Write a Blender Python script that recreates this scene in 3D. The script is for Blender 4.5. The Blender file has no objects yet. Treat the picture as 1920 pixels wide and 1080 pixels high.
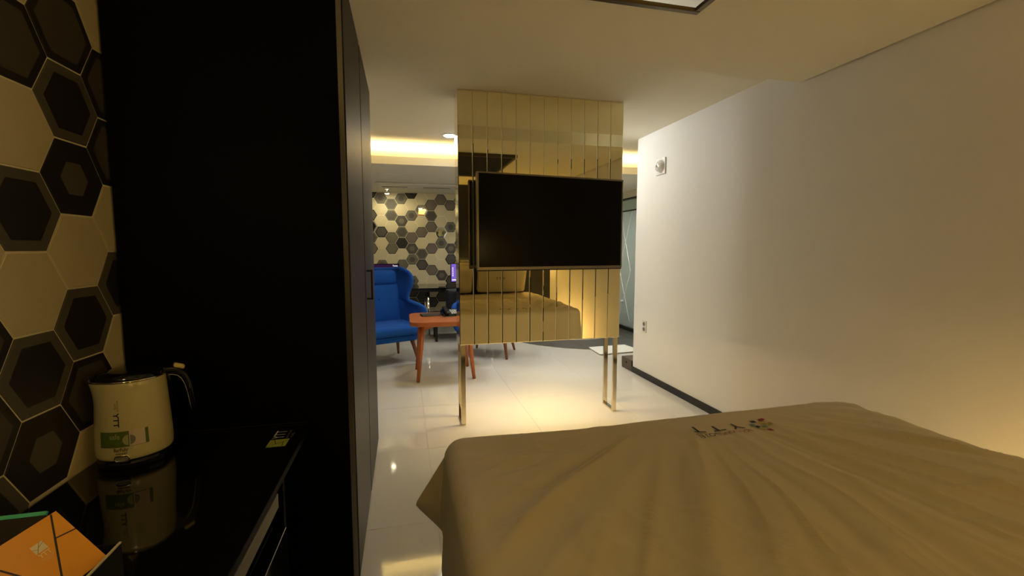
import bpy, bmesh, math, random
from math import sin, cos, pi, radians as rad, sqrt
from mathutils import Vector, Matrix, noise

random.seed(7)
S = bpy.context.scene
COL = S.collection

# ------------------------------------------------------------------ camera
H = 1.3
cam_d = bpy.data.cameras.new('camera'); cam = bpy.data.objects.new('camera', cam_d); COL.objects.link(cam)
cam_d.sensor_width = 36; cam_d.lens = 840.0 / 1920 * 36
cam_d.clip_start = 0.02; cam_d.clip_end = 60
cam.location = (0, 0, H)
cam.rotation_euler = (rad(90 - 5.0345), 0, rad(-13.5355))
S.camera = cam

# ------------------------------------------------------------------ world, exposure
w = bpy.data.worlds.new('world'); S.world = w; w.use_nodes = True
w.node_tree.nodes['Background'].inputs[0].default_value = (0.02, 0.018, 0.014, 1)
w.node_tree.nodes['Background'].inputs[1].default_value = 0.3
S.view_settings.view_transform = 'Standard'; S.view_settings.look = 'None'
S.view_settings.gamma = 1.0; S.view_settings.use_curve_mapping = False
S.view_settings.exposure = 0.15

# light powers, all in one place
WARM = (1.0, 0.64, 0.18); GOLD = (1.0, 0.66, 0.24); NEUT = (1.0, 0.93, 0.78); COOL = (0.86, 0.95, 1.0)
E_COVE = 46.0        # cove strip emission
E_PANEL = 84.0       # strip under the mirror partition
E_BED = 44.0          # strip along the bed base
W_DOWN = 60.0        # recessed downlight over the seating, and added fill behind the partition
W_TRACK = 17.0       # adjustable spot on the soffit
W_SCONCE = 2.5       # wall light above the desk
W_HEADFILL = 9.0         # added fill lamps at the headboard, out of view
E_HEADFILL = 52.0         # added glow strip on the headboard, brightens the ceiling
W_BATH = 45.0        # downlight in the bathing corner

# ------------------------------------------------------------------ materials
MATS = {}
def mat(name, col, rough=0.5, metal=0.0, spec=0.5, bump=0.0, bscale=20.0, var=0.0, vscale=8.0,
        stretch=(1, 1, 1), coat=0.0, trans=0.0, emis=None, estr=0.0, sheen=0.0, alpha=1.0):
    m = bpy.data.materials.new(name); m.use_nodes = True; MATS[name] = m
    nt = m.node_tree; b = nt.nodes['Principled BSDF']
    b.inputs['Base Color'].default_value = (*col, 1)
    b.inputs['Roughness'].default_value = rough; b.inputs['Metallic'].default_value = metal
    b.inputs['Specular IOR Level'].default_value = spec
    b.inputs['Coat Weight'].default_value = coat; b.inputs['Transmission Weight'].default_value = trans
    b.inputs['Sheen Weight'].default_value = sheen; b.inputs['Alpha'].default_value = alpha
    if emis: b.inputs['Emission Color'].default_value = (*emis, 1); b.inputs['Emission Strength'].default_value = estr
    if bump or var:
        tc = nt.nodes.new('ShaderNodeTexCoord'); mp = nt.nodes.new('ShaderNodeMapping')
        mp.inputs['Scale'].default_value = stretch; nt.links.new(tc.outputs['Object'], mp.inputs['Vector'])
    if var:
        n = nt.nodes.new('ShaderNodeTexNoise'); n.inputs['Scale'].default_value = vscale; n.inputs['Detail'].default_value = 5
        nt.links.new(mp.outputs[0], n.inputs['Vector'])
        mx = nt.nodes.new('ShaderNodeMix'); mx.data_type = 'RGBA'
        mx.inputs[6].default_value = (*[c * (1 - var) for c in col], 1); mx.inputs[7].default_value = (*[min(1, c * (1 + var)) for c in col], 1)
        nt.links.new(n.outputs['Fac'], mx.inputs[0]); nt.links.new(mx.outputs[2], b.inputs['Base Color'])
    if bump:
        n2 = nt.nodes.new('ShaderNodeTexNoise'); n2.inputs['Scale'].default_value = bscale; n2.inputs['Detail'].default_value = 6
        nt.links.new(mp.outputs[0], n2.inputs['Vector'])
        bp = nt.nodes.new('ShaderNodeBump'); bp.inputs['Strength'].default_value = bump; bp.inputs['Distance'].default_value = 0.01
        nt.links.new(n2.outputs['Fac'], bp.inputs['Height']); nt.links.new(bp.outputs[0], b.inputs['Normal'])
    return m
def emat(name, col, strength):
    m = bpy.data.materials.new(name); m.use_nodes = True; MATS[name] = m
    nt = m.node_tree; nt.nodes.remove(nt.nodes['Principled BSDF'])
    e = nt.nodes.new('ShaderNodeEmission'); e.inputs[0].default_value = (*col, 1); e.inputs[1].default_value = strength
    nt.links.new(e.outputs[0], nt.nodes['Material Output'].inputs[0]); return m

wall_m = mat('painted_plaster', (0.80, 0.785, 0.745), 0.7, bump=0.03, bscale=60, var=0.02, vscale=3)
ceil_m = mat('ceiling_paint', (0.82, 0.775, 0.63), 0.75, bump=0.02, bscale=60, var=0.02, vscale=2)
floor_m = mat('polished_porcelain', (0.66, 0.64, 0.59), 0.06, spec=0.5, var=0.03, vscale=3)
grout_m = mat('floor_grout', (0.64, 0.61, 0.55), 0.35)
dark_tile_m = mat('dark_slate_tile', (0.09, 0.085, 0.075), 0.35, var=0.25, vscale=9, bump=0.05)
base_m = mat('black_skirting', (0.012, 0.012, 0.012), 0.4)
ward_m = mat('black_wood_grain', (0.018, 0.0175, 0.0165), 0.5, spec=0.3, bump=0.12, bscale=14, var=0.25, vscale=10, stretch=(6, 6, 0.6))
ward_shade_m = mat('shaded_black_laminate', (0.0012, 0.0012, 0.001), 0.6, spec=0.08, bump=0.02, var=0.2, vscale=4)  # wardrobe black with the shade of its unlit side put into the colour
edge_m = mat('wardrobe_edge_trim', (0.25, 0.24, 0.22), 0.25, metal=0.9)
blackwall_m = mat('black_wall_panel', (0.008, 0.008, 0.009), 0.45, bump=0.02)
blackmet_m = mat('black_metal', (0.012, 0.012, 0.012), 0.35, metal=0.3)
gold_m = mat('bronze_mirror', (0.97, 0.90, 0.60), 0.015, metal=1.0)
goldmet_m = mat('champagne_steel', (0.80, 0.70, 0.50), 0.08, metal=1.0)
core_m = mat('partition_core', (0.35, 0.31, 0.2), 0.3, metal=0.6)
mirror_m = mat('silver_mirror', (0.88, 0.88, 0.86), 0.01, metal=1.0)
bronze_frame_m = mat('bronze_frame', (0.10, 0.075, 0.04), 0.3, metal=0.7)
screen_m = mat('tv_screen_glass', (0.004, 0.004, 0.0035), 0.2, spec=0.12)
bezel_m = mat('tv_bezel', (0.30, 0.26, 0.20), 0.3, metal=0.8)
tvback_m = mat('tv_back_plastic', (0.012, 0.012, 0.013), 0.5)
duvet_m = mat('khaki_duvet_cotton', (0.60, 0.52, 0.37), 0.85, bump=0.35, bscale=7, var=0.05, vscale=4, sheen=0.15)
pillow_m = mat('khaki_pillow_cotton', (0.62, 0.56, 0.40), 0.85, bump=0.2, bscale=10, sheen=0.1)
bedbase_m = mat('bed_base_fabric', (0.10, 0.09, 0.08), 0.9)
blue_m = mat('blue_wool_felt', (0.0, 0.07, 0.36), 0.95, bump=0.25, bscale=120, var=0.15, vscale=40, sheen=0.0)
wood_m = mat('walnut_legs', (0.18, 0.055, 0.02), 0.45, var=0.35, vscale=12, stretch=(8, 8, 0.8))
table_m = mat('reddish_wood', (0.31, 0.078, 0.014), 0.4, var=0.3, vscale=9, stretch=(1, 8, 8))
blackglass_m = mat('black_glass', (0.004, 0.004, 0.004), 0.04, spec=0.6)
chrome_m = mat('chrome', (0.8, 0.75, 0.62), 0.08, metal=1.0)
leather_m = mat('black_leather', (0.012, 0.011, 0.011), 0.45, bump=0.1, bscale=80)
cream_m = mat('kettle_cream', (0.60, 0.54, 0.29), 0.22, coat=0.3)
gloss_black_m = mat('gloss_black_plastic', (0.006, 0.006, 0.006), 0.08)
yellow_m = mat('kettle_button', (0.75, 0.62, 0.25), 0.4)
green_m = mat('kettle_green_print', (0.10, 0.16, 0.03), 0.4)
lgreen_m = mat('kettle_pale_green', (0.38, 0.40, 0.20), 0.4)
beige_m = mat('kettle_label_beige', (0.62, 0.52, 0.40), 0.4)
ink_m = mat('black_ink', (0.012, 0.009, 0.008), 0.5)
redink_m = mat('red_thread', (0.30, 0.02, 0.015), 0.7)
navyink_m = mat('navy_thread', (0.02, 0.02, 0.05), 0.7)
tealink_m = mat('teal_thread', (0.12, 0.28, 0.22), 0.7)
oliveink_m = mat('yellow_thread', (0.42, 0.36, 0.06), 0.7)
whiteink_m = mat('white_ink', (0.75, 0.75, 0.72), 0.5)
limeink_m = mat('lime_ink', (0.42, 0.50, 0.10), 0.5)
orange_m = mat('orange_card', (0.88, 0.38, 0.022), 0.3, var=0.06, vscale=3)
goldink_m = mat('cream_ink', (0.85, 0.75, 0.52), 0.5)
teal_m = mat('teal_acrylic_edge', (0.10, 0.62, 0.42), 0.15)
navy_m = mat('dark_print', (0.02, 0.016, 0.016), 0.2)
bluep_m = mat('blue_print', (0.03, 0.02, 0.45), 0.3)
boxm = mat('holder_black', (0.012, 0.012, 0.011), 0.3)
rim_m = mat('holder_rim', (0.7, 0.64, 0.48), 0.3)
plate_m = mat('white_plastic', (0.72, 0.71, 0.67), 0.35)
hole_m = mat('socket_grey', (0.22, 0.21, 0.19), 0.5)
lens_m = mat('clear_lens', (0.88, 0.88, 0.86), 0.08, metal=0.25, coat=0.5)
ac_m = mat('ac_plastic', (0.72, 0.69, 0.60), 0.45)
ac_slot_m = mat('ac_slot', (0.20, 0.17, 0.13), 0.6)
brown_m = mat('brown_box_board', (0.10, 0.075, 0.05), 0.6)
mat_m = mat('white_bath_mat', (0.85, 0.83, 0.76), 0.9, bump=0.3, bscale=90)
tub_m = mat('white_acrylic_tub', (0.75, 0.74, 0.72), 0.15)
frost_m = mat('frosted_glass', (0.78, 0.86, 0.86), 0.35, trans=0.85)
clear_m = mat('grey_tinted_glass', (0.55, 0.60, 0.58), 0.05, trans=0.9)
rail_m = mat('cream_rail', (0.72, 0.62, 0.42), 0.4)
shower_m = mat('shower_wall_tile', (0.55, 0.60, 0.60), 0.3, var=0.05)
etch_m = mat('bright_etched_line', (0.85, 0.86, 0.82), 0.3)
aluband_m = mat('brushed_aluminium', (0.16, 0.15, 0.125), 0.6, metal=0.3)
lampglass_m = emat('lamp_glow', (1.0, 0.9, 0.72), 14)
spotglass_m = emat('spot_glow', (1.0, 0.88, 0.62), 40)
flare_m = emat('downlight_glow', (0.95, 0.97, 1.0), 60)
cove_m = emat('cove_led', (1.0, 0.75, 0.33), E_COVE)
pled_m = emat('partition_led', (1.0, 0.73, 0.35), E_PANEL)
bled_m = emat('bed_led', GOLD, E_BED)
hfill_m = emat('headboard_fill', (1.0, 0.64, 0.15), E_HEADFILL)  # emitter added to brighten the ceiling over the bed
# tile glazes
hx = {
 'cream': mat('cream_glaze', (0.64, 0.56, 0.36), 0.4, var=0.05, vscale=6),
 'dark':  mat('charcoal_glaze', (0.075, 0.065, 0.052), 0.55, var=0.1),
 'black': mat('black_glaze', (0.018, 0.016, 0.014), 0.5),
 'olive': mat('olive_grey_glaze', (0.15, 0.135, 0.09), 0.55, var=0.08),
 'taupe': mat('taupe_glaze', (0.17, 0.135, 0.10), 0.55, var=0.08),
 'mid':   mat('mid_grey_glaze', (0.10, 0.092, 0.068), 0.55, var=0.08),
}
hexgrout_m = mat('pale_hex_grout', (0.90, 0.84, 0.62), 0.6)

# ------------------------------------------------------------------ mesh helpers
class MB:
    def __init__(s): s.v = []; s.f = []; s.m = []
    def add(s, vs, fs, mi=0):
        o = len(s.v); s.v += [tuple(p) for p in vs]; s.f += [tuple(i + o for i in f) for f in fs]; s.m += [mi] * len(fs); return s
    def box(s, x0, x1, y0, y1, z0, z1, mi=0):
        vs = [(x0,y0,z0),(x1,y0,z0),(x1,y1,z0),(x0,y1,z0),(x0,y0,z1),(x1,y0,z1),(x1,y1,z1),(x0,y1,z1)]
        return s.add(vs, [(3,2,1,0),(4,5,6,7),(0,1,5,4),(1,2,6,5),(2,3,7,6),(3,0,4,7)], mi)
    def tube(s, pts, rs, seg=10, mi=0, caps=True):
        pts = [Vector(p) for p in pts]
        if not hasattr(rs, '__len__'): rs = [rs] * len(pts)
        rings = []; up = None
        for i, p in enumerate(pts):
            t = (pts[min(i+1, len(pts)-1)] - pts[max(i-1, 0)]).normalized()
            if up is None:
                up = Vector((0,0,1)) if abs(t.z) < 0.9 else Vector((1,0,0))
            a = t.cross(up).normalized(); b = a.cross(t).normalized(); up = b
            rings.append([p + (a*cos(2*pi*k/seg) + b*sin(2*pi*k/seg))*rs[i] for k in range(seg)])
        vs = [q for r in rings for q in r]; fs = []
        for i in range(len(pts)-1):
            for k in range(seg):
                k2 = (k+1) % seg
                fs.append((i*seg+k, i*seg+k2, (i+1)*seg+k2, (i+1)*seg+k))
        if caps: fs.append(tuple(range(seg-1, -1, -1))); fs.append(tuple((len(pts)-1)*seg+k for k in range(seg)))
        return s.add(vs, fs, mi)
    def lathe(s, prof, c=(0,0,0), seg=48, mi=0):
        vs = []; fs = []; n = len(prof)
        for k in range(seg):
            a = 2*pi*k/seg
            for r, z in prof: vs.append((c[0]+r*cos(a), c[1]+r*sin(a), c[2]+z))
        for k in range(seg):
            k2 = (k+1) % seg
            for i in range(n-1): fs.append((k*n+i, k2*n+i, k2*n+i+1, k*n+i+1))
        return s.add(vs, fs, mi)
    def prism(s, poly, z0, z1, mi=0):
        n = len(poly)
        vs = [(x,y,z0) for x,y in poly] + [(x,y,z1) for x,y in poly]
        fs = [tuple(range(n-1,-1,-1)), tuple(range(n, 2*n))] + [(i,(i+1)%n,n+(i+1)%n,n+i) for i in range(n)]
        return s.add(vs, fs, mi)
    def mesh(s, name, mats, smooth=False):
        me = bpy.data.meshes.new(name); me.from_pydata(s.v, [], s.f)
        for m in (mats if isinstance(mats, (list, tuple)) else [mats]): me.materials.append(m)
        me.polygons.foreach_set('material_index', s.m)
        bm = bmesh.new(); bm.from_mesh(me); bmesh.ops.remove_doubles(bm, verts=bm.verts, dist=1e-6)
        bmesh.ops.recalc_face_normals(bm, faces=bm.faces); bm.to_mesh(me); bm.free()
        if smooth: me.polygons.foreach_set('use_smooth', [True]*len(me.polygons))
        me.update(); return me
    def build(s, name, mats, parent=None, smooth=False, bevel=0, seg=2, subsurf=0, solid=0):
        me = s.mesh(name, mats, smooth)
        return link(name, me, parent, bevel, seg, subsurf, solid, smooth)
def link(name, me, parent=None, bevel=0, seg=2, subsurf=0, solid=0, smooth=False):
    o = bpy.data.objects.new(name, me); COL.objects.link(o); o.parent = parent
    if solid:
        m = o.modifiers.new('solid', 'SOLIDIFY'); m.thickness = solid; m.offset = 0
    if bevel:
        m = o.modifiers.new('bevel', 'BEVEL'); m.width = bevel; m.segments = seg; m.limit_method = 'ANGLE'; m.angle_limit = rad(35)
        m.harden_normals = False
    if subsurf:
        m = o.modifiers.new('sub', 'SUBSURF'); m.levels = subsurf; m.render_levels = subsurf
    return o
def bx(name, x0, x1, y0, y1, z0, z1, m, parent=None, bevel=0, seg=2):
    return MB().box(x0, x1, y0, y1, z0, z1).build(name, m, parent, bevel=bevel, seg=seg)
def tag(o, label=None, cat=None, group=None, kind=None):
    if label: o['label'] = label
    if cat: o['category'] = cat
    if group: o['group'] = group
    if kind: o['kind'] = kind
    return o
def empty(name, loc=(0,0,0), rz=0, label=None, cat=None, group=None):
    o = bpy.data.objects.new(name, None); COL.objects.link(o); o.location = loc; o.rotation_euler.z = rz
    o.empty_display_size = 0.1
    return tag(o, label, cat, group)
def struct(o, label, cat):
    return tag(o, label, cat, kind='structure')
def rbox(name, cx, cy, cz, sx, sy, sz, r, m, parent=None, seg=4, rot=None, puff=0.0, sub=0):
    """soft cushion-like block: subdivided, rounded, bulging"""
    bm = bmesh.new(); n = 10
    bmesh.ops.create_cube(bm, size=1.0)
    bmesh.ops.subdivide_edges(bm, edges=bm.edges[:], cuts=n, use_grid_fill=True)
    hx_, hy_, hz_ = sx/2, sy/2, sz/2
    for v in bm.verts:
        p = Vector((v.co.x*sx, v.co.y*sy, v.co.z*sz))
        q = Vector((max(-hx_+r, min(hx_-r, p.x)), max(-hy_+r, min(hy_-r, p.y)), max(-hz_+r, min(hz_-r, p.z))))
        d = p - q
        if d.length > 1e-9: p = q + d.normalized()*r
        if puff:
            fx = 1-(p.x/hx_)**2; fy = 1-(p.y/hy_)**2; fz = 1-(p.z/hz_)**2
            if sz <= sx and sz <= sy: p.z *= 1 + puff*fx*fy
            elif sy <= sx: p.y *= 1 + puff*fx*fz
            else: p.x *= 1 + puff*fy*fz
        v.co = p
    if rot is not None: bmesh.ops.rotate(bm, verts=bm.verts, cent=(0,0,0), matrix=rot)
    bmesh.ops.translate(bm, verts=bm.verts, vec=(cx,cy,cz))
    me = bpy.data.meshes.new(name); bm.to_mesh(me); bm.free(); me.materials.append(m)
    me.polygons.foreach_set('use_smooth', [True]*len(me.polygons))
    return link(name, me, parent, subsurf=sub)

def text2d(body, size=1.0, spacing=1.0, bold=0.0):
    cu = bpy.data.curves.new('t', 'FONT'); cu.body = body; cu.size = size; cu.space_character = spacing; cu.offset = bold
    cu.resolution_u = 3
    o = bpy.data.objects.new('t', cu); COL.objects.link(o)
    dg = bpy.context.evaluated_depsgraph_get(); dg.update()
    me = bpy.data.meshes.new_from_object(o.evaluated_get(dg))
    bm = bmesh.new(); bm.from_mesh(me)
    bmesh.ops.triangulate(bm, faces=bm.faces)
    vs = [(v.co.x, v.co.y) for v in bm.verts]; fs = [tuple(v.index for v in f.verts) for f in bm.faces]
    bm.free(); bpy.data.objects.remove(o); bpy.data.curves.remove(cu); bpy.data.meshes.remove(me)
    x0 = min(v[0] for v in vs); x1 = max(v[0] for v in vs); y0 = min(v[1] for v in vs); y1 = max(v[1] for v in vs)
    return [((x-x0), (y-y0)) for x, y in vs], fs, x1-x0, y1-y0
def text_fit(body, wid, hei, bold=0.0):
    vs, fs, a, b = text2d(body, 1.0, bold=bold)
    return [(x*wid/a, y*hei/b) for x, y in vs], fs
def printed(name, items, m, parent, mapf):
    """items: list of (verts2d, faces, (u,v) offset); mapf(u,v)->3D"""
    mb = MB()
    for vs, fs, off in items: mb.add([mapf(x+off[0], y+off[1]) for x, y in vs], fs)
    me = bpy.data.meshes.new(name); me.from_pydata(mb.v, [], mb.f); me.materials.append(m); me.update()
    return link(name, me, parent)
def rect2d(x0, x1, y0, y1, nx=1, ny=1):
    vs = [(x0+(x1-x0)*i/nx, y0+(y1-y0)*j/ny) for j in range(ny+1) for i in range(nx+1)]
    fs = [(j*(nx+1)+i, j*(nx+1)+i+1, (j+1)*(nx+1)+i+1, (j+1)*(nx+1)+i) for j in range(ny) for i in range(nx)]
    return vs, fs
def line2d(p, q, wd):
    d = (q[0]-p[0], q[1]-p[1]); L = sqrt(d[0]**2+d[1]**2); n = (-d[1]/L*wd/2, d[0]/L*wd/2)
    return [(p[0]-n[0],p[1]-n[1]),(q[0]-n[0],q[1]-n[1]),(q[0]+n[0],q[1]+n[1]),(p[0]+n[0],p[1]+n[1])], [(0,1,2,3)]
def spot(loc, target, power, col, angle, blend=0.6, size=0.04):
    l = bpy.data.lights.new('spot', 'SPOT'); l.energy = power; l.color = col; l.spot_size = rad(angle); l.spot_blend = blend; l.shadow_soft_size = size
    o = bpy.data.objects.new('spot_light', l); COL.objects.link(o); o.location = loc
    o.rotation_euler = (Vector(target)-Vector(loc)).to_track_quat('-Z', 'Y').to_euler(); return o
def point(loc, power, col, size=0.05):
    l = bpy.data.lights.new('point', 'POINT'); l.energy = power; l.color = col; l.shadow_soft_size = size
    o = bpy.data.objects.new('point_light', l); COL.objects.link(o); o.location = loc; return o

# ------------------------------------------------------------------ dimensions
XL, XR, YB, YF = -0.91, 2.33, -0.65, 7.5       # near left wall, right wall, wall behind the bed, far wall
ZN, ZF, ZS = 2.287, 2.40, 2.19                 # ceilings: over bed, beyond the step, far soffit
YSTEP, YCOVE = 2.29, 5.0
XL2, XG, XR2 = -1.5, 3.44, 4.5

# ------------------------------------------------------------------ floor
fl = bx('floor', XL2, XR2, YB, YF, -0.06, -0.006, grout_m)
struct(fl, 'glossy cream porcelain tiled floor running through the whole suite', 'floor')
tile = 0.8; g = 0.0005; tm = {}
xs = [0.13 + tile*k for k in range(-3, 7)]; ys = [2.07 + tile*k for k in range(-4, 8)]
def tile_mesh(a, b):
    key = (round(a, 3), round(b, 3))
    if key not in tm:
        mb = MB(); c = 0.0003
        x0, x1, y0, y1 = g, a-g, g, b-g
        vs = [(x0,y0,-.006),(x1,y0,-.006),(x1,y1,-.006),(x0,y1,-.006),(x0,y0,-c),(x1,y0,-c),(x1,y1,-c),(x0,y1,-c),
              (x0+c,y0+c,0),(x1-c,y0+c,0),(x1-c,y1-c,0),(x0+c,y1-c,0)]
        mb.add(vs, [(0,1,5,4),(1,2,6,5),(2,3,7,6),(3,0,4,7),(4,5,9,8),(5,6,10,9),(6,7,11,10),(7,4,8,11),(8,9,10,11)])
        tm[key] = mb.mesh('tile', floor_m)
    return tm[key]
for i in range(len(xs)-1):
    for j in range(len(ys)-1):
        x0, x1 = max(xs[i], XL2), min(xs[i+1], XR2); y0, y1 = max(ys[j], YB), min(ys[j+1], YF)
        if x1-x0 < 0.02 or y1-y0 < 0.02: continue
        if x0 > XR and y1 < 4.22: continue
        if x1 < XL and y1 < 3.0: continue
        o = link('floor_tile', tile_mesh(x1-x0, y1-y0), fl); o.location = (x0, y0, 0)

# round dark-tiled bathing floor
def clip(poly, c, R, n=72):
    cp = [(c[0]+R*cos(2*pi*k/n), c[1]+R*sin(2*pi*k/n)) for k in range(n)]
    out = poly
    for k in range(n):
        a = cp[k]; b = cp[(k+1) % n]; inp = out; out = []
        ins = lambda p: (b[0]-a[0])*(p[1]-a[1])-(b[1]-a[1])*(p[0]-a[0]) >= 0
        for i in range(len(inp)):
            p, q = inp[i-1], inp[i]
            def cut():
                d1 = (b[0]-a[0])*(p[1]-a[1])-(b[1]-a[1])*(p[0]-a[0]); d2 = (b[0]-a[0])*(q[1]-a[1])-(b[1]-a[1])*(q[0]-a[0])
                t = d1/(d1-d2); return (p[0]+t*(q[0]-p[0]), p[1]+t*(q[1]-p[1]))
            if ins(q):
                if not ins(p): out.append(cut())
                out.append(q)
            elif ins(p): out.append(cut())
        if not out: return []
    return out
DC, DR = (2.9, 6.72), 1.55
full = [(XL2,4.3),(XG,4.3),(XG,YF-.01),(XL2,YF-.01)]
disc = clip(full, DC, DR)
bath = MB().prism(disc, 0.0005, 0.004).build('floor_bathing', grout_m)
struct(bath, 'round-edged dark tiled floor of the bathing corner', 'floor')
for i in range(-1, 8):
    for j in range(-1, 11):
        x0 = 1.35+0.3*i; y0 = 5.0+0.3*j
        x1 = min(x0+0.297, XG); y1 = min(y0+0.297, YF-0.012)
        if x1 <= x0 or y1 <= y0: continue
        p = clip([(x0,y0),(x1,y0),(x1,y1),(x0,y1)], DC, DR)
        if len(p) >= 3: MB().prism(p, 0.004, 0.008).build('slate_tile', dark_tile_m, bath)

# ------------------------------------------------------------------ walls
wl = bx('wall_left', XL2-0.1, XL, YB-0.1, 3.06, -0.06, ZF, hexgrout_m)
struct(wl, 'near left wall clad in large honeycomb tiles beside the desk', 'wall')
wl2 = bx('wall_left_far', XL2-0.1, XL2, 3.06, YF, -0.06, ZF, wall_m)
struct(wl2, 'plain left wall of the seating area behind the wardrobe', 'wall')
wb = bx('wall_behind', XL, XR, YB-0.1, YB, -0.06, ZF, blackwall_m)
struct(wb, 'black wall at the head of the bed', 'wall')
wr = bx('wall_right', XR, XR2, YB-0.1, 4.22, -0.06, ZF+0.05, wall_m)
struct(wr, 'smooth white right wall beside the bed', 'wall')
wf = bx('wall_far', XL2-0.1, XR2+0.1, YF, YF+0.1, -0.06, ZF+0.05, hexgrout_m)
struct(wf, 'far wall clad in honeycomb tiles behind the computer desk', 'wall')
ws = bx('wall_shower', XR2, XR2+0.1, 4.22, YF, -0.06, ZF+0.05, shower_m)
struct(ws, 'pale grey shower wall behind the glass screen', 'wall')
bs = bx('baseboard_right', XR-0.012, XR-0.0005, YB, 4.232, 0.0, 0.062, base_m, bevel=0.003)
struct(bs, 'black skirting along the foot of the right wall', 'baseboard')

# ceilings
c1 = bx('ceiling', XL, XR-0.010, YB, YSTEP, ZN, ZF+0.1, ceil_m)
struct(c1, 'lower painted ceiling over the bed', 'ceiling')
c2 = bx('ceiling_far', XL2, XR2, YSTEP, YF, ZF, ZF+0.1, ceil_m)
struct(c2, 'higher ceiling around the mirrored partition', 'ceiling')
# soffit slab with cove lip
sf = MB()
sf.box(XL2, XG+0.06, YCOVE, YF, ZS, ZS+0.02)
sf.box(XL2, XG+0.06, YCOVE, YCOVE+0.02, ZS+0.02, 2.272)
sf.box(XL2, XG+0.06, 5.75, YF, ZS+0.02, ZF)
sf = sf.build('ceiling_soffit', ceil_m)
struct(sf, 'dropped soffit with cove edge before the honeycomb wall', 'ceiling')
led = bx('cove_light', XL2+0.05, XG-0.05, 5.10, 5.16, ZS+0.021, ZS+0.036, cove_m)
tag(led, 'warm strip light hidden behind the soffit lip', 'strip light')

# ------------------------------------------------------------------ honeycomb tiles
HEXMESH = {}
def hex_mesh(kind, s, h, axis):
    key = (kind, axis)
    if key in HEXMESH: return HEXMESH[key]
    spec = {'cream': ('cream', None, 0), 'D': ('black', 'dark', .80), 'R': ('olive', 'dark', .76), 'B': ('olive', 'black', .82),
            'S': ('olive', 'dark', .46), 'L': ('dark', 'olive', .46), 'T': ('dark', 'taupe', .86), 'O': ('dark', 'olive', .86),
            'K': ('black', None, 0), 'M': ('M', 'M', .78), 'NL': ('black', 'mid', .45), 'N': ('mid', 'black', .74), 'ND': ('black', 'dark', .80)}[kind]
    gr = 0.0026; th = 0.003
    out = [(-s+gr*1.15,0),(-s/2+gr*.6,-h/2+gr),(s/2-gr*.6,-h/2+gr),(s-gr*1.15,0),(s/2-gr*.6,h/2-gr),(-s/2+gr*.6,h/2-gr)]
    ins = [(a*.985, b*.985) for a, b in out]
    f = spec[2] if spec[1] else 0.5
    inn = [(a*f, b*f) for a, b in out]
    zt = th; zi = th
    if kind == 'M': zi = th+0.004
    if axis == 'y':   # far wall: normal -y
        P = lambda a, b, d: (a, -d, b)
    else:             # left wall: normal +x ; a along y
        P = lambda a, b, d: (d, a, b)
    vs = [P(a,b,0) for a,b in out]+[P(a,b,zt*.8) for a,b in out]+[P(a,b,zt) for a,b in ins]+[P(a,b,zi) for a,b in inn]
    fs = []; mi = []
    for k in range(6):
        k2 = (k+1)%6
        fs += [(k,k2,6+k2,6+k),(6+k,6+k2,12+k2,12+k),(12+k,12+k2,18+k2,18+k)]; mi += [0,0,0]
    fs.append((18,19,20,21,22,23)); mi.append(1 if spec[1] else 0)
    mb = MB(); mb.add(vs, fs); mb.m = mi
    ms = [mirror_m, mirror_m] if kind == 'M' else [hx[spec[0]], hx[spec[1] or spec[0]]]
    HEXMESH[key] = mb.mesh('hexagon_tile', ms); return HEXMESH[key]

# near wall
s1, h1, cy1, cz1 = 0.1259, 0.2053, 1.554, 1.4965
near = {(0,2):'ND',(0,1):'N',(0,0):'NL',(0,-1):'cream',(0,-2):'N',(0,-3):'ND',(0,-4):'cream',(0,3):'cream',
        (-1,3):'cream',(-1,2):'ND',(-1,1):'cream',(-1,0):'N',(-1,-1):'cream',(-1,-2):'N',(-1,-3):'NL',
        (1,3):'cream',(1,2):'ND',(1,1):'ND',(1,0):'cream',(1,-1):'N',(1,-2):'cream',(1,-3):'cream',
        (-2,-2):'ND',(-2,-3):'ND',(-2,-4):'N',(-2,-1):'cream',(-2,0):'cream',(-2,1):'ND',(-2,2):'cream'}
for c in range(-8, 2):
    for r in range(-4, 4):
        y = cy1 + c*1.5*s1; z = cz1 + r*h1 - (h1/2 if c % 2 else 0)
        if z - h1/2 > ZN-0.02 or z + h1/2 < 0.68: continue
        k = near.get((c, r)) or random.choice(['cream','cream','ND','N','NL'])
        o = link('hexagon_tile', hex_mesh(k, s1, h1, 'x'), wl); o.location = (XL, y, z)
# far wall
s2, h2 = 0.1049, 0.1769
far = {1: {0:'S',3:'D',6:'S'}, 0: {0:'D',2:'D',3:'M',4:'R',5:'T'}, 2: {1:'R',2:'R',4:'O',5:'O'},
       3: {0:'S',2:'L',3:'R',4:'K',6:'O'}, 4: {0:'K',2:'S',4:'T',5:'L',6:'S',8:'S'}, 5: {1:'M',3:'T',5:'R',6:'D',9:'D'},
       6: {1:'T',2:'R',3:'T',5:'T',7:'T'}, 7: {0:'T',3:'M',4:'S',7:'L'}, 8: {1:'T',3:'S',5:'L',6:'D',8:'D'}, 9: {0:'T',4:'D',6:'R',8:'S'}}
fx0, fz0 = -0.34, 2.095
for c in range(-5, 19):
    for r in range(-1, 13):
        odd = (c % 2 != 0)
        x = fx0 + (c-1)*1.5*s2; z = fz0 - r*h2 + (0 if odd else h2/2)
        if x < XL2-0.05 or x > 2.3 or z - h2/2 > ZS-0.002 or z + h2/2 < 0.02: continue
        row = far.get(c)
        if row is not None and r < 9: k = row.get(r, 'cream')
        elif row is not None: k = random.choice(['cream','D','R'])
        else: k = random.choice(['cream','cream','cream','T','S','L','R'])
        o = link('hexagon_tile', hex_mesh(k, s2, h2, 'y'), wf); o.location = (x, YF, z)

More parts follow.
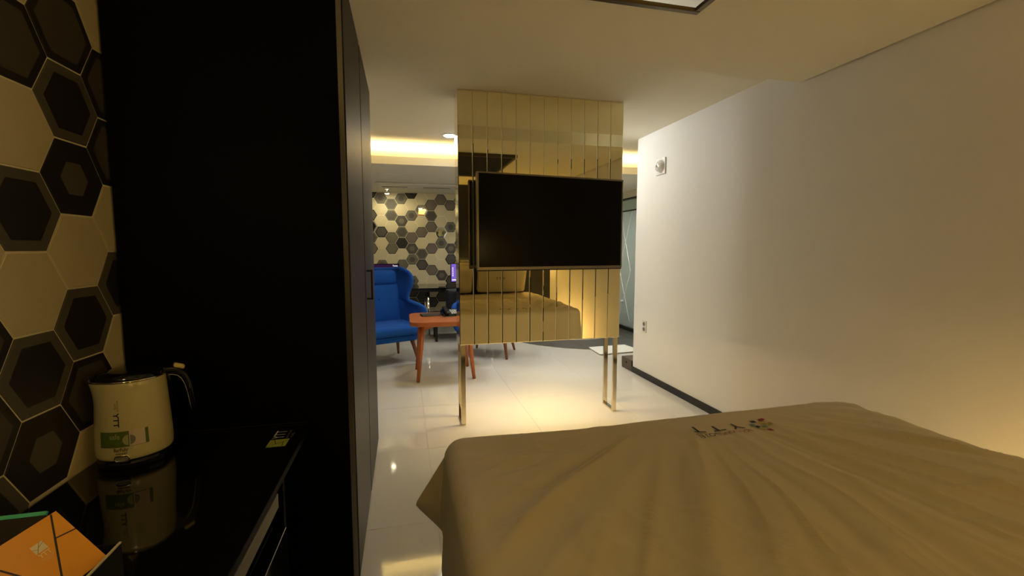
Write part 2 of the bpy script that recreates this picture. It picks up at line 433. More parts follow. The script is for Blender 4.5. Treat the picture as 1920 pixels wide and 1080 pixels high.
# ------------------------------------------------------------------ wardrobe
W0, W1, WX = 1.71, 3.04, -0.19; DX0 = -0.345
ward = empty('wardrobe', ((XL+WX)/2, (W0+W1)/2, 0), 0, 'tall black wood-grain wardrobe reaching the ceiling left of the bed', 'wardrobe')
wo = Vector(ward.location)
def wbx(name, x0, x1, y0, y1, z0, z1, m, parent=ward, bevel=0):
    return bx(name, x0-wo.x, x1-wo.x, y0-wo.y, y1-wo.y, z0, z1, m, parent, bevel)
wbx('side_panel', XL+0.009, WX-0.022, W0, W0+0.02, 0.0, ZN, ward_shade_m)
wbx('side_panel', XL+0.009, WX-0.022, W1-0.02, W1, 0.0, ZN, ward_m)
wbx('carcass', XL+0.009, WX-0.03, W0+0.02, W1-0.02, 0.06, ZN, ward_shade_m)
wbx('plinth', XL+0.009, WX-0.04, W0+0.02, W1-0.02, 0.0, 0.06, ward_shade_m)
mid = 2.36
wbx('edge_highlight', XL+0.02, DX0-0.005, W0-0.006, W0, 0.672, 0.676, blackmet_m)  # added strip imitating the highlight along the counter's end edge
wbx('edge_trim', WX-0.021, WX-0.004, W0+0.004, W0+0.014, 0.02, ZN, edge_m)
d1 = wbx('door', WX-0.021, WX, W0+0.018, mid-0.022, 0.03, ZN-0.008, ward_m, bevel=0.002)
wbx('edge_trim', WX-0.021, WX-0.009, mid-0.019, mid-0.006, 0.03, ZN-0.008, edge_m)
d2 = wbx('door', WX-0.021, WX, mid+0.002, W1, 0.03, ZN-0.008, ward_m, bevel=0.002)
hd = MB()
hp = [(WX-wo.x-0.002, 2.43-wo.y, 1.185), (WX-wo.x+0.026, 2.43-wo.y, 1.185), (WX-wo.x+0.026, 2.43-wo.y, 1.04), (WX-wo.x-0.002, 2.43-wo.y, 1.04)]
hd.tube(hp[:2], 0.005, 8); hd.tube([hp[1]+Vector((0,0,.005)) if False else (hp[1][0], hp[1][1], hp[1][2]+.005), (hp[2][0], hp[2][1], hp[2][2]-.005)], 0.005, 8); hd.tube(hp[2:], 0.005, 8)
tag(hd.build('handle', blackmet_m, d2), 'slim black bar handle')

# ------------------------------------------------------------------ black desk counter with rail and fridge
DZ, DX = 0.67, -0.345
desk = empty('counter_desk', (-0.62, 0.75, 0), 0, 'low black glass-topped counter running along the honeycomb wall', 'counter')
do = Vector(desk.location)
def dbx(name, x0, x1, y0, y1, z0, z1, m, parent=desk, bevel=0):
    return bx(name, x0-do.x, x1-do.x, y0-do.y, y1-do.y, z0, z1, m, parent, bevel)
top = dbx('top', XL+0.008, DX, -0.3, W0-0.003, DZ-0.02, DZ, blackglass_m, bevel=0.0006)
dbx('glint_cover', DX, DX+0.002, -0.3, W0-0.003, DZ-0.02, DZ-0.0005, ward_shade_m)  # matte strip added to kill the glint on the glass edge
dbx('front_rail', DX-0.012, DX-0.003, -0.3, 1.29, 0.592, 0.634, aluband_m, bevel=0.002)
dbx('drawer', XL+0.03, DX-0.012, -0.3, 1.28, 0.585, 0.64, ward_shade_m)
dbx('side_panel', XL+0.01, DX-0.03, 1.44, 1.46, 0, DZ-0.02, ward_shade_m)
dbx('side_panel', XL+0.01, DX-0.03, -0.3, -0.28, 0, DZ-0.02, ward_shade_m)
fr = empty('mini_fridge', (-0.62, 1.07, 0), 0, 'small black fridge tucked under the counter', 'fridge')
bx('body', -0.24, 0.225, -0.33, 0.325, 0.02, 0.478, ward_shade_m, fr, bevel=0.004)
fd = bx('door', 0.23, 0.262, -0.33, 0.325, 0.03, 0.474, gloss_black_m, fr, bevel=0.004)
bx('grip', 0.262, 0.268, -0.32, -0.30, 0.2, 0.42, aluband_m, fd)
for sx in (-0.2, 0.2):
    for sy in (-0.28, 0.28): MB().tube([(sx,sy,0),(sx,sy,0.02)], 0.015, 10).build('foot', blackmet_m, fr)

# printed logo on the counter: text runs away from the camera
def dmap(u, v): return (-0.404 - v - do.x, 1.582 + u - do.y, DZ+0.0006)
a = text_fit('YTT', 0.068, 0.034)
printed('logo_lettering', [(a[0], a[1], (0, 0))], whiteink_m, top if False else desk, dmap)
b = text_fit('BOUTIQUE', 0.066, 0.008); c = text_fit('HOTEL', 0.04, 0.008)
printed('logo_small_print', [(b[0], b[1], (0, -0.016)), (c[0], c[1], (0, -0.028))], MATS['socket_grey'], desk, dmap)
r_ = rect2d(-0.066, -0.008, -0.022, 0.036)
printed('logo_square', [(r_[0], r_[1], (0, 0))], limeink_m, desk, dmap)
def dmap2(u, v): p = dmap(u, v); return (p[0], p[1], p[2]+0.0004)
ls = [line2d((-0.062,0.036),(-0.02,-0.022),0.002), line2d((-0.044,0.011),(-0.008,0.024),0.002), line2d((-0.030,-0.008),(-0.066,-0.012),0.002)]
printed('logo_lines', [(l[0], l[1], (0,0)) for l in ls], ink_m, desk, dmap2)

# ------------------------------------------------------------------ kettle
KX, KY = -0.80, 1.54
ket = empty('electric_kettle', (KX, KY, DZ), rad(27), 'cream electric kettle with black lid and handle on the counter', 'kettle')
MB().lathe([(0,0),(0.088,0),(0.092,0.004),(0.092,0.014),(0.086,0.02),(0,0.02)], seg=40).build('power_base', gloss_black_m, ket, smooth=False)
def kr(z):  # body radius at height above counter
    t = (z-0.022)/0.195
    return 0.098 - 0.013*t - 0.004*(1-t)**8*1.0
prof = [(0,0.022),(0.082,0.022),(0.092,0.025)] + [(kr(0.022+0.195*k/16), 0.022+0.195*k/16+0.006*(1 if k==0 else 0)) for k in range(17)] + [(0.083,0.220),(0.0,0.221)]
# the mouth stretches into a spout towards -x
mb = MB().lathe(prof, seg=64)
mb.v = [((x - (0.014*max(0,(z-0.15)/0.07)**2*max(0,-cos(math.atan2(y,x)))**6 if x < 0 else 0), y, z)) for x,y,z in mb.v]
kb = mb.build('body', cream_m, ket, smooth=True)
rimv = []
for k in range(65):
    a = 2*pi*k/64; x, y = 0.0845*cos(a), 0.0845*sin(a)
    if x < 0: x -= 0.014*max(0,-cos(a))**6
    rimv.append((x, y, 0.219))
MB().tube(rimv, 0.0025, 6, caps=False).build('rim', chrome_m, ket, smooth=True)
lp = [(0.082,0.219),(0.080,0.228),(0.070,0.234),(0.05,0.237),(0,0.238)]
mb = MB().lathe(lp, seg=64)
mb.v = [((x - (0.012*max(0,-cos(math.atan2(y,x)))**6 if x < 0 else 0)), y, z) for x,y,z in mb.v]
lid = mb.build('lid', gloss_black_m, ket, smooth=True)
# handle: leaves the rim at +x, arcs over and hangs down
def strap(pts, wds, ths, name, m, parent):
    mb = MB(); vs = []; fs = []; n = len(pts)
    for i, (x, z) in enumerate(pts):
        x0, z0 = pts[max(i-1,0)]; x1, z1 = pts[min(i+1,n-1)]
        t = Vector((x1-x0, z1-z0)).normalized(); nn = Vector((-t.y, t.x))
        wd, th = wds[i], ths[i]
        for k in range(10):
            a = 2*pi*k/10
            d = nn*(th*sin(a)); vs.append((x+d.x, wd*cos(a), z+d.y))
    for i in range(n-1):
        for k in range(10): fs.append((i*10+k, i*10+(k+1)%10, (i+1)*10+(k+1)%10, (i+1)*10+k))
    fs += [tuple(range(10)), tuple((n-1)*10+k for k in range(10))]
    return mb.add(vs, fs).build(name, m, parent, smooth=True)
hpts = [(0.060,0.221),(0.080,0.222),(0.100,0.221),(0.118,0.216),(0.132,0.204),(0.142,0.183),(0.148,0.153),(0.152,0.12),(0.154,0.095)]
hdl = strap(hpts, [0.016]*6+[0.014,0.012,0.009], [0.010,0.011,0.011,0.011,0.010,0.010,0.009,0.008,0.006], 'handle', gloss_black_m, ket)
ipts = [(0.086,0.2095),(0.100,0.2085),(0.113,0.2045),(0.123,0.195),(0.131,0.178),(0.1375,0.151),(0.1425,0.118),(0.147,0.093)]
strap(ipts, [0.011]*8, [0.002]*8, 'chrome_inlay', chrome_m, hdl)
strap([(0.082,0.222),(0.090,0.205),(0.091,0.19),(0.088,0.178)], [0.012,0.012,0.010,0.006], [0.008,0.009,0.008,0.004], 'handle_mount', gloss_black_m, ket)
rbox('lid_button', 0.120, 0, 0.2285, 0.030, 0.022, 0.012, 0.005, yellow_m, hdl, rot=Matrix.Rotation(rad(18), 3, 'Y'))
ket.scale = (0.97, 0.97, 1.15)
TH0 = rad(-62.5-27)
def kmap(u, v, e=0.0007):   # u: arc metres from the side facing the bed head, v: height
    th = TH0 + u/0.092
    r = kr(v)+e; return (r*cos(th), r*sin(th), v)
a = text_fit('YTT', 0.036, 0.014, bold=0.025)
printed('logo_lettering', [(a[0], a[1], (0,0))], ink_m, kb, lambda u, v: kmap(-0.049+v, 0.146-u))
b = text_fit('BOUTIQUE', 0.026, 0.0045); c = text_fit('HOTEL', 0.016, 0.0045)
printed('logo_small_print', [(b[0], b[1], (0, 0.006)), (c[0], c[1], (0.006, 0))], ink_m, kb, lambda u, v: kmap(-0.046+v, 0.176-u))
r_ = rect2d(-0.088, 0.030, 0.060, 0.099, 16, 2); printed('green_label', [(r_[0], r_[1], (0,0))], green_m, kb, lambda u, v: kmap(u, v))
r_ = rect2d(-0.014, 0.022, 0.061, 0.100, 8, 2); printed('beige_label', [(r_[0], r_[1], (0,0))], beige_m, kb, lambda u, v: kmap(u, v, .0012))
def half(cx, cy, r, a0, a1, n=16): return [(cx,cy)]+[(cx+r*cos(a0+(a1-a0)*k/n), cy+r*sin(a0+(a1-a0)*k/n)) for k in range(n+1)], [(0,k+1,k+2) for k in range(n)]
h_ = half(-0.016, 0.077, 0.013, pi/2, 3*pi/2); printed('pale_half_disc', [(h_[0], h_[1], (0,0))], lgreen_m, kb, lambda u, v: kmap(u, v, .0016))
h_ = half(-0.012, 0.077, 0.012, -pi/2, pi/2); printed('dark_half_disc', [(h_[0], h_[1], (0,0))], MATS['socket_grey'], kb, lambda u, v: kmap(u, v, .0018))
a = text_fit('safe', 0.025, 0.013, bold=0.01); printed('label_lettering', [(a[0], a[1], (-0.060, 0.081))], lgreen_m, kb, lambda u, v: kmap(u, v, .0014))
a = text_fit('BarFuhr', 0.034, 0.009, bold=0.015); b = text_fit('mixwall', 0.026, 0.006, bold=0.012)
printed('maker_lettering', [(a[0], a[1], (-0.051, 0.049)), (b[0], b[1], (-0.047, 0.0415))], ink_m, kb, lambda u, v: kmap(u, v))
# water gauge: oval chrome-rimmed window low on the body
ov = []; 
for k in range(33):
    a = 2*pi*k/32; ca, sa = cos(a), sin(a)
    ov.append((-0.034 + 0.009*(1 if ca>0 else -1)*(1 if abs(ca)>.3 else 0) + 0.008*ca, 0.031+0.007*sa))
ring = MB().tube([kmap(u, v, .001) for u, v in ov], 0.0022, 6, caps=False).build('gauge_rim', chrome_m, kb, smooth=True)
printed('gauge_window', [([(-0.034,0.031)]+ov, [(0,k+1,k+2) for k in range(32)], (0,0))], MATS['socket_grey'], kb, lambda u, v: kmap(u, v, .0006))

# ------------------------------------------------------------------ card holder box with the orange card, and the printed stand
hb = empty('card_holder', (-0.654, 0.824, DZ), 0, 'open black holder box with pale rim on the counter corner', 'box')
def hbx(n, x0, x1, y0, y1, z0, z1, m): return bx(n, x0+0.654, x1+0.654, y0-0.824, y1-0.824, z0-DZ, z1-DZ, m, hb)
X0, X1, Y0, Y1, Z1 = -0.78, -0.528, 0.70, 0.948, 0.75
hbx('bottom', X0, X1, Y0, Y1, DZ, DZ+0.004, boxm)
for (n, q) in (('side', (X0,X0+.003,Y0,Y1)), ('side', (X1-.003,X1,Y0,Y1)), ('side', (X0+.003,X1-.003,Y0,Y0+.003)), ('side', (X0+.003,X1-.003,Y1-.003,Y1))):
    hbx(n, *q, DZ+0.004, Z1-0.0015, boxm)
hbx('rim', X1-.0035, X1+.0005, Y0, Y1, Z1-0.0015, Z1+.001, rim_m)
A = Vector((-0.637, 0.967, 0.8155)); e1 = Vector((0.754,-0.344,-0.559)).normalized(); n_ = Vector((0.343,-0.519,0.783)).normalized()
e2 = n_.cross(e1).normalized()
if e2.dot(Vector((-0.56,-0.782,-0.274))) < 0: e2 = -e2
LU, LV = 0.134, 0.13
card = empty('orange_card', tuple(A + e1*LU + e2*LV), 0, 'glossy orange hotel card with black lines leaning in the holder box', 'card')
ao = Vector(card.location)
def cmap(u, v, e=0.0): return tuple(A + e1*u + e2*v + n_*e - ao)
mb = MB()
vs = [cmap(0,0),cmap(LU,0),cmap(LU,LV),cmap(0,LV)]; vs += [cmap(0,0,-.002),cmap(LU,0,-.002),cmap(LU,LV,-.002),cmap(0,LV,-.002)]
mb.add(vs, [(0,1,2,3),(7,6,5,4),(0,1,5,4),(1,2,6,5),(2,3,7,6),(3,0,4,7)]); mb.build('sheet', orange_m, card)
k9 = 0.93
ls = [line2d((0.001,0.008),(0.049*k9,0.029*k9),0.0028), line2d((0.049*k9,0.029*k9),(0.134,0.0645),0.0030), line2d((0.049*k9,0.029*k9),(0.056*k9,0.0),0.0024), line2d((0.041*k9,0.104*k9),(0.10,0.075),0.0028)]
printed('black_lines', [(l[0], l[1], (0,0)) for l in ls], ink_m, card, lambda u, v: cmap(u, v, .0004))
# logo: lettering runs against e2, its top points against e1
def lmap(x, y): return cmap(0.0635 - y, 0.0565 - x, .0006)
a = text_fit('YTT', 0.0165, 0.009, bold=0.01); b = text_fit('BOUTIQUE', 0.0155, 0.0028); c = text_fit('HOTEL', 0.009, 0.0028)
printed('logo_lettering', [(a[0], a[1], (0,0))], goldink_m, card, lmap)
printed('logo_small_print', [(b[0], b[1], (0,-0.0050)), (c[0], c[1], (0.004,-0.0092))], rim_m, card, lmap)
r_ = rect2d(0.0, 0.0165, 0.0115, 0.029); printed('logo_square', [(r_[0], r_[1], (0,0))], goldink_m, card, lmap)
ls = [line2d((0.002,0.0115),(0.0125,0.029),0.0006), line2d((0.0075,0.0205),(0.0165,0.026),0.0006), line2d((0.0055,0.0175),(0.0,0.022),0.0006)]
printed('logo_lines', [(l[0], l[1], (0,0)) for l in ls], MATS['taupe_glaze'], card, lambda x, y: cmap(0.0635-y, 0.0565-x, .0009))
st = empty('acrylic_stand', (-0.80, 1.03, DZ), 0, 'slanted dark printed stand with teal edge behind the orange card', 'stand')
def slab(n, x0, x1, y0, z0, y1, z1, t, m, parent, e=0):
    d = Vector((0, y1-y0, z1-z0)).normalized(); nn = Vector((0, -d.z, d.y))
    vs = [Vector((x,y,z))+nn*q for q in (e, e+t) for (x,y,z) in ((x0,y0,z0),(x1,y0,z0),(x1,y1,z1),(x0,y1,z1))]
    return MB().add(vs, [(0,1,2,3),(7,6,5,4),(0,1,5,4),(1,2,6,5),(2,3,7,6),(3,0,4,7)]).build(n, m, parent)
slab('printed_panel', -0.10, 0.10, -0.075, 0.003, 0.01, 0.101, 0.004, navy_m, st)
slab('teal_edge', -0.10, 0.10, 0.0102, 0.1012, 0.0150, 0.1070, 0.006, teal_m, st)
slab('blue_band', -0.10, 0.03, -0.046, 0.036, -0.030, 0.054, 0.0006, bluep_m, st, e=0.0042)
slab('white_patch', -0.10, -0.0, -0.055, 0.026, -0.047, 0.035, 0.0006, whiteink_m, st, e=0.0042)
slab('back_leg', -0.03, 0.03, 0.035, 0.002, 0.012, 0.09, 0.003, navy_m, st)

# ------------------------------------------------------------------ bed
BX0, BX1, BY0, BY1, BZ = 0.125, 1.985, -0.47, 1.635, 0.60
bed = empty('double_bed', ((BX0+BX1)/2, (BY0+BY1)/2, 0), 0, 'wide double bed with a khaki embroidered duvet', 'bed')
bo = Vector(bed.location)
bx('base', BX0+0.10-bo.x, BX1-0.06-bo.x, BY0-bo.y, BY1-0.12-bo.y, 0.06, 0.34, bedbase_m, bed, bevel=0.01)
rbox('mattress', 0, -0.03, 0.455, BX1-BX0-0.12, BY1-BY0-0.14, 0.24, 0.05, bedbase_m, bed)
for sx in (-1, 1):
    for sy in (-1, 1): MB().tube([(sx*0.75, sy*0.8, 0), (sx*0.75, sy*0.8, 0.07)], 0.03, 12).build('foot', blackmet_m, bed)
bx('led_strip', BX1-0.058-bo.x, BX1-0.045-bo.x, -0.35-bo.y, 1.15-bo.y, 0.085, 0.105, bled_m, bed)
RR = 0.055
def top_h(x, y):
    z = BZ + 0.010*noise.noise((x*1.2, y*1.2, 0.3)) + 0.012*((x-BX0)/(BX1-BX0)-0.5)
    edge = min(x-BX0, BX1-x, BY1-y)
    ef = min(1.0, max(0.0, edge/0.16))
    # folds fanning from the embroidery towards the head
    dx, dy = x-1.25, y-1.80
    r = sqrt(dx*dx+dy*dy); th = math.atan2(dy, dx)
    f = min(1.0, max(0.0, (r-0.30)/0.5))*ef
    wob = 0.10*noise.noise((x*2.2, y*2.2, 4.0))
    rn = noise.noise((th*4.2+wob, r*0.55, 1.7)); z += 0.024*f*(max(0, 1-abs(rn)*3.2))**1.5
    rn = noise.noise((th*9+wob*3, r*0.8, 5.1)); z += 0.011*f*(max(0, 1-abs(rn)*4.0))**1.5
    # long creases across the bed, and short crossing ones
    u = x*0.25 + y*0.97 + 0.10*noise.noise((x*1.6, y*1.6, 9)); v = x*0.97-y*0.25
    rn = noise.noise((u*5.0, v*0.9, 3.3)); z += ef*0.012*max(0, 1-abs(rn)*9)*max(0, noise.noise((x*1.5+4, y*1.5, 2))+0.35)
    rn = noise.noise((v*4+u*2.5, u*1.4-v, 8.3)); z += ef*0.009*max(0, 1-abs(rn)*10)*max(0, noise.noise((x*1.9, y*1.9, 12))+0.3)
    return z
def rrect(n):
    """points + outward normals on a rounded rectangle inset by RR"""
    x0, x1, y0, y1 = BX0+RR, BX1-RR, BY0+RR, BY1-RR; rc = 0.03
    seq = []
    def seg(ax, ay, bx_, by_, nx, ny):
        L = sqrt((bx_-ax)**2+(by_-ay)**2); k = max(2, int(L/0.0125))
        for i in range(k): t = i/k; seq.append((ax+(bx_-ax)*t, ay+(by_-ay)*t, nx, ny))
    def arc(cx, cy, a0):
        for i in range(14):
            a = a0 + pi/2*i/14; seq.append((cx+rc*cos(a), cy+rc*sin(a), cos(a), sin(a)))
    seg(x0+rc, y0, x1-rc, y0, 0, -1); arc(x1-rc, y0+rc, -pi/2)
    seg(x1, y0+rc, x1, y1-rc, 1, 0); arc(x1-rc, y1-rc, 0)
    seg(x1-rc, y1, x0+rc, y1, 0, 1); arc(x0+rc, y1-rc, pi/2)
    seg(x0, y1-rc, x0, y0+rc, -1, 0); arc(x0+rc, y0+rc, pi)
    return seq
per = rrect(0); NP = len(per); cxb, cyb = (BX0+BX1)/2, (BY0+BY1)/2
verts = []; rings = []
NT = 76
for k in range(1, NT+1):
    t = k/NT; ring = []
    for (x, y, nx, ny) in per:
        px, py = cxb+(x-cxb)*t, cyb+(y-cyb)*t
        ring.append(len(verts)); verts.append((px, py, top_h(px, py)))
    rings.append(ring)
for k in range(1, 8):
    a = pi/2*k/7; ring = []
    for (x, y, nx, ny) in per:
        ring.append(len(verts)); px, py = x+nx*RR*sin(a), y+ny*RR*sin(a)
        verts.append((px, py, top_h(x, y)-RR*(1-cos(a))))
    rings.append(ring)
HEM = 0.30
for k in range(1, 25):
    d = k/24; ring = []
    for i, (x, y, nx, ny) in enumerate(per):
        z0 = top_h(x, y)-RR
        hem = 0.13 + 0.02*noise.noise((x*3, y*3, 6))
        if nx > 0.5: hem = 0.25
        z = z0 + (hem-z0)*d
        s_ = x*ny - y*nx + x*3.1
        fl_ = 0.022*d*noise.noise((x*7, y*7, d*0.8)) + 0.012*d
        corner = max(0.0, -nx)*max(0.0, ny)*2     # foot-left corner
        near_c = max(0.0, 1-sqrt((x-(BX0+RR))**2+(y-(BY1-RR))**2)/0.16)
        tri = max(0.0, 1-abs(d-0.42)/(0.42 if d < 0.42 else 0.26))
        fl_ += 0.05*tri*near_c*(1 if ny > 0.2 else 0.1)
        ex = -0.072*tri*near_c**1.3*(1 if ny > 0.2 else 0.15)
        ring.append(len(verts)); verts.append((x+nx*(RR+fl_)+ex, y+ny*(RR+fl_), z))
    rings.append(ring)
faces = []
ci = len(verts); verts.append((cxb, cyb, top_h(cxb, cyb)))
for i in range(NP): faces.append((ci, rings[0][i], rings[0][(i+1) % NP]))
for r in range(len(rings)-1):
    for i in range(NP): j = (i+1) % NP; faces.append((rings[r][i], rings[r+1][i], rings[r+1][j], rings[r][j]))
mb = MB(); mb.add([(x-bo.x, y-bo.y, z) for x, y, z in verts], faces)
duv = mb.build('duvet', duvet_m, bed, smooth=True)
m_ = duv.modifiers.new('solid', 'SOLIDIFY'); m_.thickness = 0.006; m_.offset = -1
# embroidery, read from the foot of the bed
def bmap(u, v): # u towards -x, v towards -y
    x, y = 1.275-u, 1.44-v; return (x-bo.x, y-bo.y, top_h(x, y)+0.003)
def dense(vs, fs):  # split long edges so that the print follows the cloth
    return vs, fs
let = [text_fit(ch, 0.052, 0.052) for ch in 'YTT']
for i in range(3): printed('embroidered_letter', [(let[i][0], let[i][1], (0.0+0.087*i, -0.035))], navyink_m, duv, bmap)
a = text_fit('BOUTIQUE', 0.135, 0.024); b = text_fit('HOTEL', 0.095, 0.024)
printed('embroidered_red_word', [(a[0], a[1], (-0.005, 0.030))], redink_m, duv, bmap)
printed('embroidered_dark_word', [(b[0], b[1], (0.136, 0.030))], ink_m, duv, bmap)
sq = [(-0.045,0.0,tealink_m),(-0.075,-0.032,navyink_m),(-0.10,-0.012,oliveink_m),(-0.118,-0.036,redink_m),(-0.055,0.022,navyink_m),(-0.085,0.018,tealink_m),(-0.062,0.045,oliveink_m),(-0.082,0.050,redink_m),(-0.118,0.004,oliveink_m)]
for (u, v, m) in sq:
    r_ = rect2d(u-0.011, u+0.011, v-0.009, v+0.009, 2, 2); printed('embroidered_square', [(r_[0], r_[1], (0,0))], m, duv, bmap)
# pillows at the head (seen in the mirror)
PG = 'pillows at the head of the bed'
for i, (px, py, pz, tilt, lab) in enumerate([
        (0.60, -0.215, 0.81, 66, 'front khaki pillow on the left of the bed head'),
        (1.42, -0.215, 0.815, 66, 'front khaki pillow with lettering on the right of the bed head'),
        (0.62, -0.40, 0.835, 70, 'rear khaki pillow behind the front left pillow'),
        (1.45, -0.40, 0.83, 70, 'rear khaki pillow behind the front right pillow')]):
    p = rbox('pillow', 0, 0, 0, 0.74, 0.13, 0.42 if i < 2 else 0.46, 0.04, pillow_m, None, puff=0.25)
    p.location = (px, py, pz+0.03); p.rotation_euler.x = -rad(90-tilt)
    tag(p, lab, 'pillow', PG)
    if i == 1:
        a = text_fit('YTT', 0.14, 0.04); printed('embroidered_letters', [(a[0], a[1], (0,0))], ink_m, p, lambda u, v: (0.0-u+0.05, 0.088, v+0.03))
hbd = empty('headboard', (1.05, YB+0.04, 0), 0, 'black padded headboard behind the pillows', 'headboard')
for k in range(4): rbox('padded_panel', -0.70+0.467*k, 0, 0.62, 0.46, 0.06, 0.90, 0.02, leather_m, hbd)
bx('plinth', -0.93, 0.93, -0.03, 0.03, 0.0, 0.17, blackmet_m, hbd)
bx('led_strip', -0.92, 0.92, -0.036, -0.020, 1.072, 1.082, hfill_m, hbd)  # unseen glow strip, added as uplight for the ceiling
bx('strip_mask', -0.93, 0.93, 0.012, 0.028, 1.071, 1.098, leather_m, hbd)  # added to keep the glow strip out of the mirror

# ------------------------------------------------------------------ ceiling mirror over the bed
cm = empty('ceiling_mirror', (0.72, 1.03, ZN), 0, 'mirror panel in a dark bronze frame fixed to the ceiling over the bed', 'mirror')
fx_, fy_, ft = 0.47, 0.67, 0.028
for (x0, x1, y0, y1) in ((-fx_, fx_, fy_-ft, fy_), (-fx_, fx_, -fy_, -fy_+ft), (-fx_, -fx_+ft, -fy_+ft, fy_-ft), (fx_-ft, fx_, -fy_+ft, fy_-ft)):
    bx('frame_bar', x0, x1, y0, y1, -0.034, 0, bronze_frame_m, cm, bevel=0.004)
bx('glass', -fx_+ft, fx_-ft, -fy_+ft, fy_-ft, -0.026, -0.004, mirror_m, cm)

# ------------------------------------------------------------------ mirrored partition with TV
PX0, PX1, PY, PT, PZ0, PZ1 = 0.381, 1.641, 3.20, 0.20, 0.60, ZF
par = empty('mirror_partition', ((PX0+PX1)/2, PY+PT/2, 0), 0, 'gold-tinted mirrored partition of vertical strips standing on steel legs', 'partition')
po = Vector(par.location)
def pbx(n, x0, x1, y0, y1, z0, z1, m, bevel=0): return bx(n, x0-po.x, x1-po.x, y0-po.y, y1-po.y, z0, z1, m, par, bevel)
pbx('core', PX0+0.004, PX1-0.004, PY+0.006, PY+PT-0.006, PZ0+0.003, PZ1-0.001, core_m)
NS = 12; sw = (PX1-PX0)/NS
def strip_mesh(back):
    c, gp, t = 0.0045, 0.0008, 0.0062
    x0, x1, z0, z1 = -sw/2+gp, sw/2-gp, PZ0, PZ1-0.002
    sg = 1 if not back else -1
    P = lambda x, d, z: (x, d*sg, z)
    vs = [P(x0,t,z0),P(x1,t,z0),P(x1,t,z1),P(x0,t,z1), P(x0,.002,z0),P(x1,.002,z0),P(x1,.002,z1),P(x0,.002,z1),
          P(x0+c,0,z0+c),P(x1-c,0,z0+c),P(x1-c,0,z1-c),P(x0+c,0,z1-c)]
    fs = [(0,1,5,4),(1,2,6,5),(2,3,7,6),(3,0,4,7),(4,5,9,8),(5,6,10,9),(6,7,11,10),(7,4,8,11),(8,9,10,11)]
    return MB().add(vs, fs).mesh('mirror_strip', gold_m)
smf, smb = strip_mesh(False), strip_mesh(True)
for k in range(NS):
    x = PX0 + sw*(k+0.5) - po.x
    o = link('mirror_strip', smf, par); o.location = (x, PY-po.y, 0); o.rotation_euler.z = rad(random.uniform(-0.10, 0.10))
    o = link('mirror_strip', smb, par); o.location = (x, PY+PT-po.y, 0)
pbx('side_trim', PX0, PX0+0.004, PY+0.006, PY+PT-0.006, PZ0, PZ1-0.001, goldmet_m)
pbx('side_trim', PX1-0.004, PX1, PY+0.006, PY+PT-0.006, PZ0, PZ1-0.001, goldmet_m)
for lx0 in (PX0+0.008, PX1-0.043):
    bw = 0.034
    lf = MB().box(lx0-po.x, lx0+bw-po.x, PY+0.006-po.y, PY+0.026-po.y, 0.0, PZ0+0.003)
    lf.box(lx0-po.x, lx0+bw-po.x, PY+PT-0.026-po.y, PY+PT-0.006-po.y, 0.0, PZ0+0.003)
    lf.box(lx0-po.x, lx0+bw-po.x, PY+0.026-po.y, PY+PT-0.026-po.y, 0.0, 0.016)
    lf.build('leg_frame', goldmet_m, par, bevel=0.0015)
pbx('led_strip', PX0+0.14, PX1-0.14, PY+PT/2-0.012, PY+PT/2+0.012, PZ0-0.008, PZ0+0.004, pled_m)

tv = empty('television', (1.043, 3.065, 1.4825), math.atan2(0.13, 1.126), 'flat black television with bronze bezel mounted on the mirrored partition', 'television')
TW, TH = 1.134, 0.658
bz = MB()
for (x0,x1,z0,z1) in ((-TW/2,TW/2,TH/2-.010,TH/2),(-TW/2,-TW/2+.011,-TH/2+.02,TH/2-.010),(TW/2-.011,TW/2,-TH/2+.02,TH/2-.010),(-TW/2,TW/2,-TH/2,-TH/2+.02)):
    bz.box(x0,x1,-.012,.02,z0,z1)
bz.build('bezel', bezel_m, tv, bevel=0.002)
bx('screen', -TW/2+.010, TW/2-.010, -.008, .012, -TH/2+.0195, TH/2-.0095, screen_m, tv)
bk = bx('back_cover', -TW/2+.02, TW/2-.02, .02, .035, -TH/2+.02, TH/2-.02, tvback_m, tv, bevel=0.008)
bx('back_bulge', -.36, .36, .035, .055, -.26, .14, tvback_m, bk, bevel=0.01)
bx('lower_lip', -TW/2+.003, TW/2-.003, -.010, .02, -TH/2-.007, -TH/2, tvback_m, tv)
lg = text_fit('LG', 0.016, 0.009)
printed('maker_mark', [(lg[0], lg[1], (-TW/2+.022, -TH/2+.006))], redink_m, tv, lambda u, v: (u, -.0126, v))
mt = MB().box(-.08,.08,.055,.068,-.1,.1)
mt.build('wall_mount', blackmet_m, tv)

# ------------------------------------------------------------------ wall fittings on right wall
em = empty('emergency_light', (XR, 3.78, 2.055), 0, 'square plate with a round clear lens high on the right wall', 'wall light')
bx('plate', -0.012, 0, -0.075, 0.075, -0.075, 0.075, plate_m, em, bevel=0.004)
mb = MB().lathe([(0,0.040),(0.02,0.038),(0.045,0.028),(0.056,0.010),(0.058,0)], seg=28)
mb.v = [(-0.012-z, x, y) for x, y, z in mb.v]; dome = mb.build('lens', lens_m, em, smooth=True)
mb = MB().lathe([(0.058,0),(0.066,0.004),(0.068,0)], seg=28); mb.v = [(-0.012-z, x, y) for x, y, z in mb.v]; mb.build('ring', plate_m, em, smooth=True)
mb = MB().lathe([(0,0.014),(0.010,0.010),(0.014,0.0)], c=(0,0,0), seg=16); mb.v = [(-0.050-z, x, y) for x, y, z in mb.v]; mb.build('bulb', plate_m, dome, smooth=True)
ou = empty('power_outlet', (XR, 4.0, 0.522), 0, 'white double power outlet low on the right wall', 'outlet')
bx('plate', -0.010, 0, -0.035, 0.035, -0.06, 0.06, plate_m, ou, bevel=0.003)
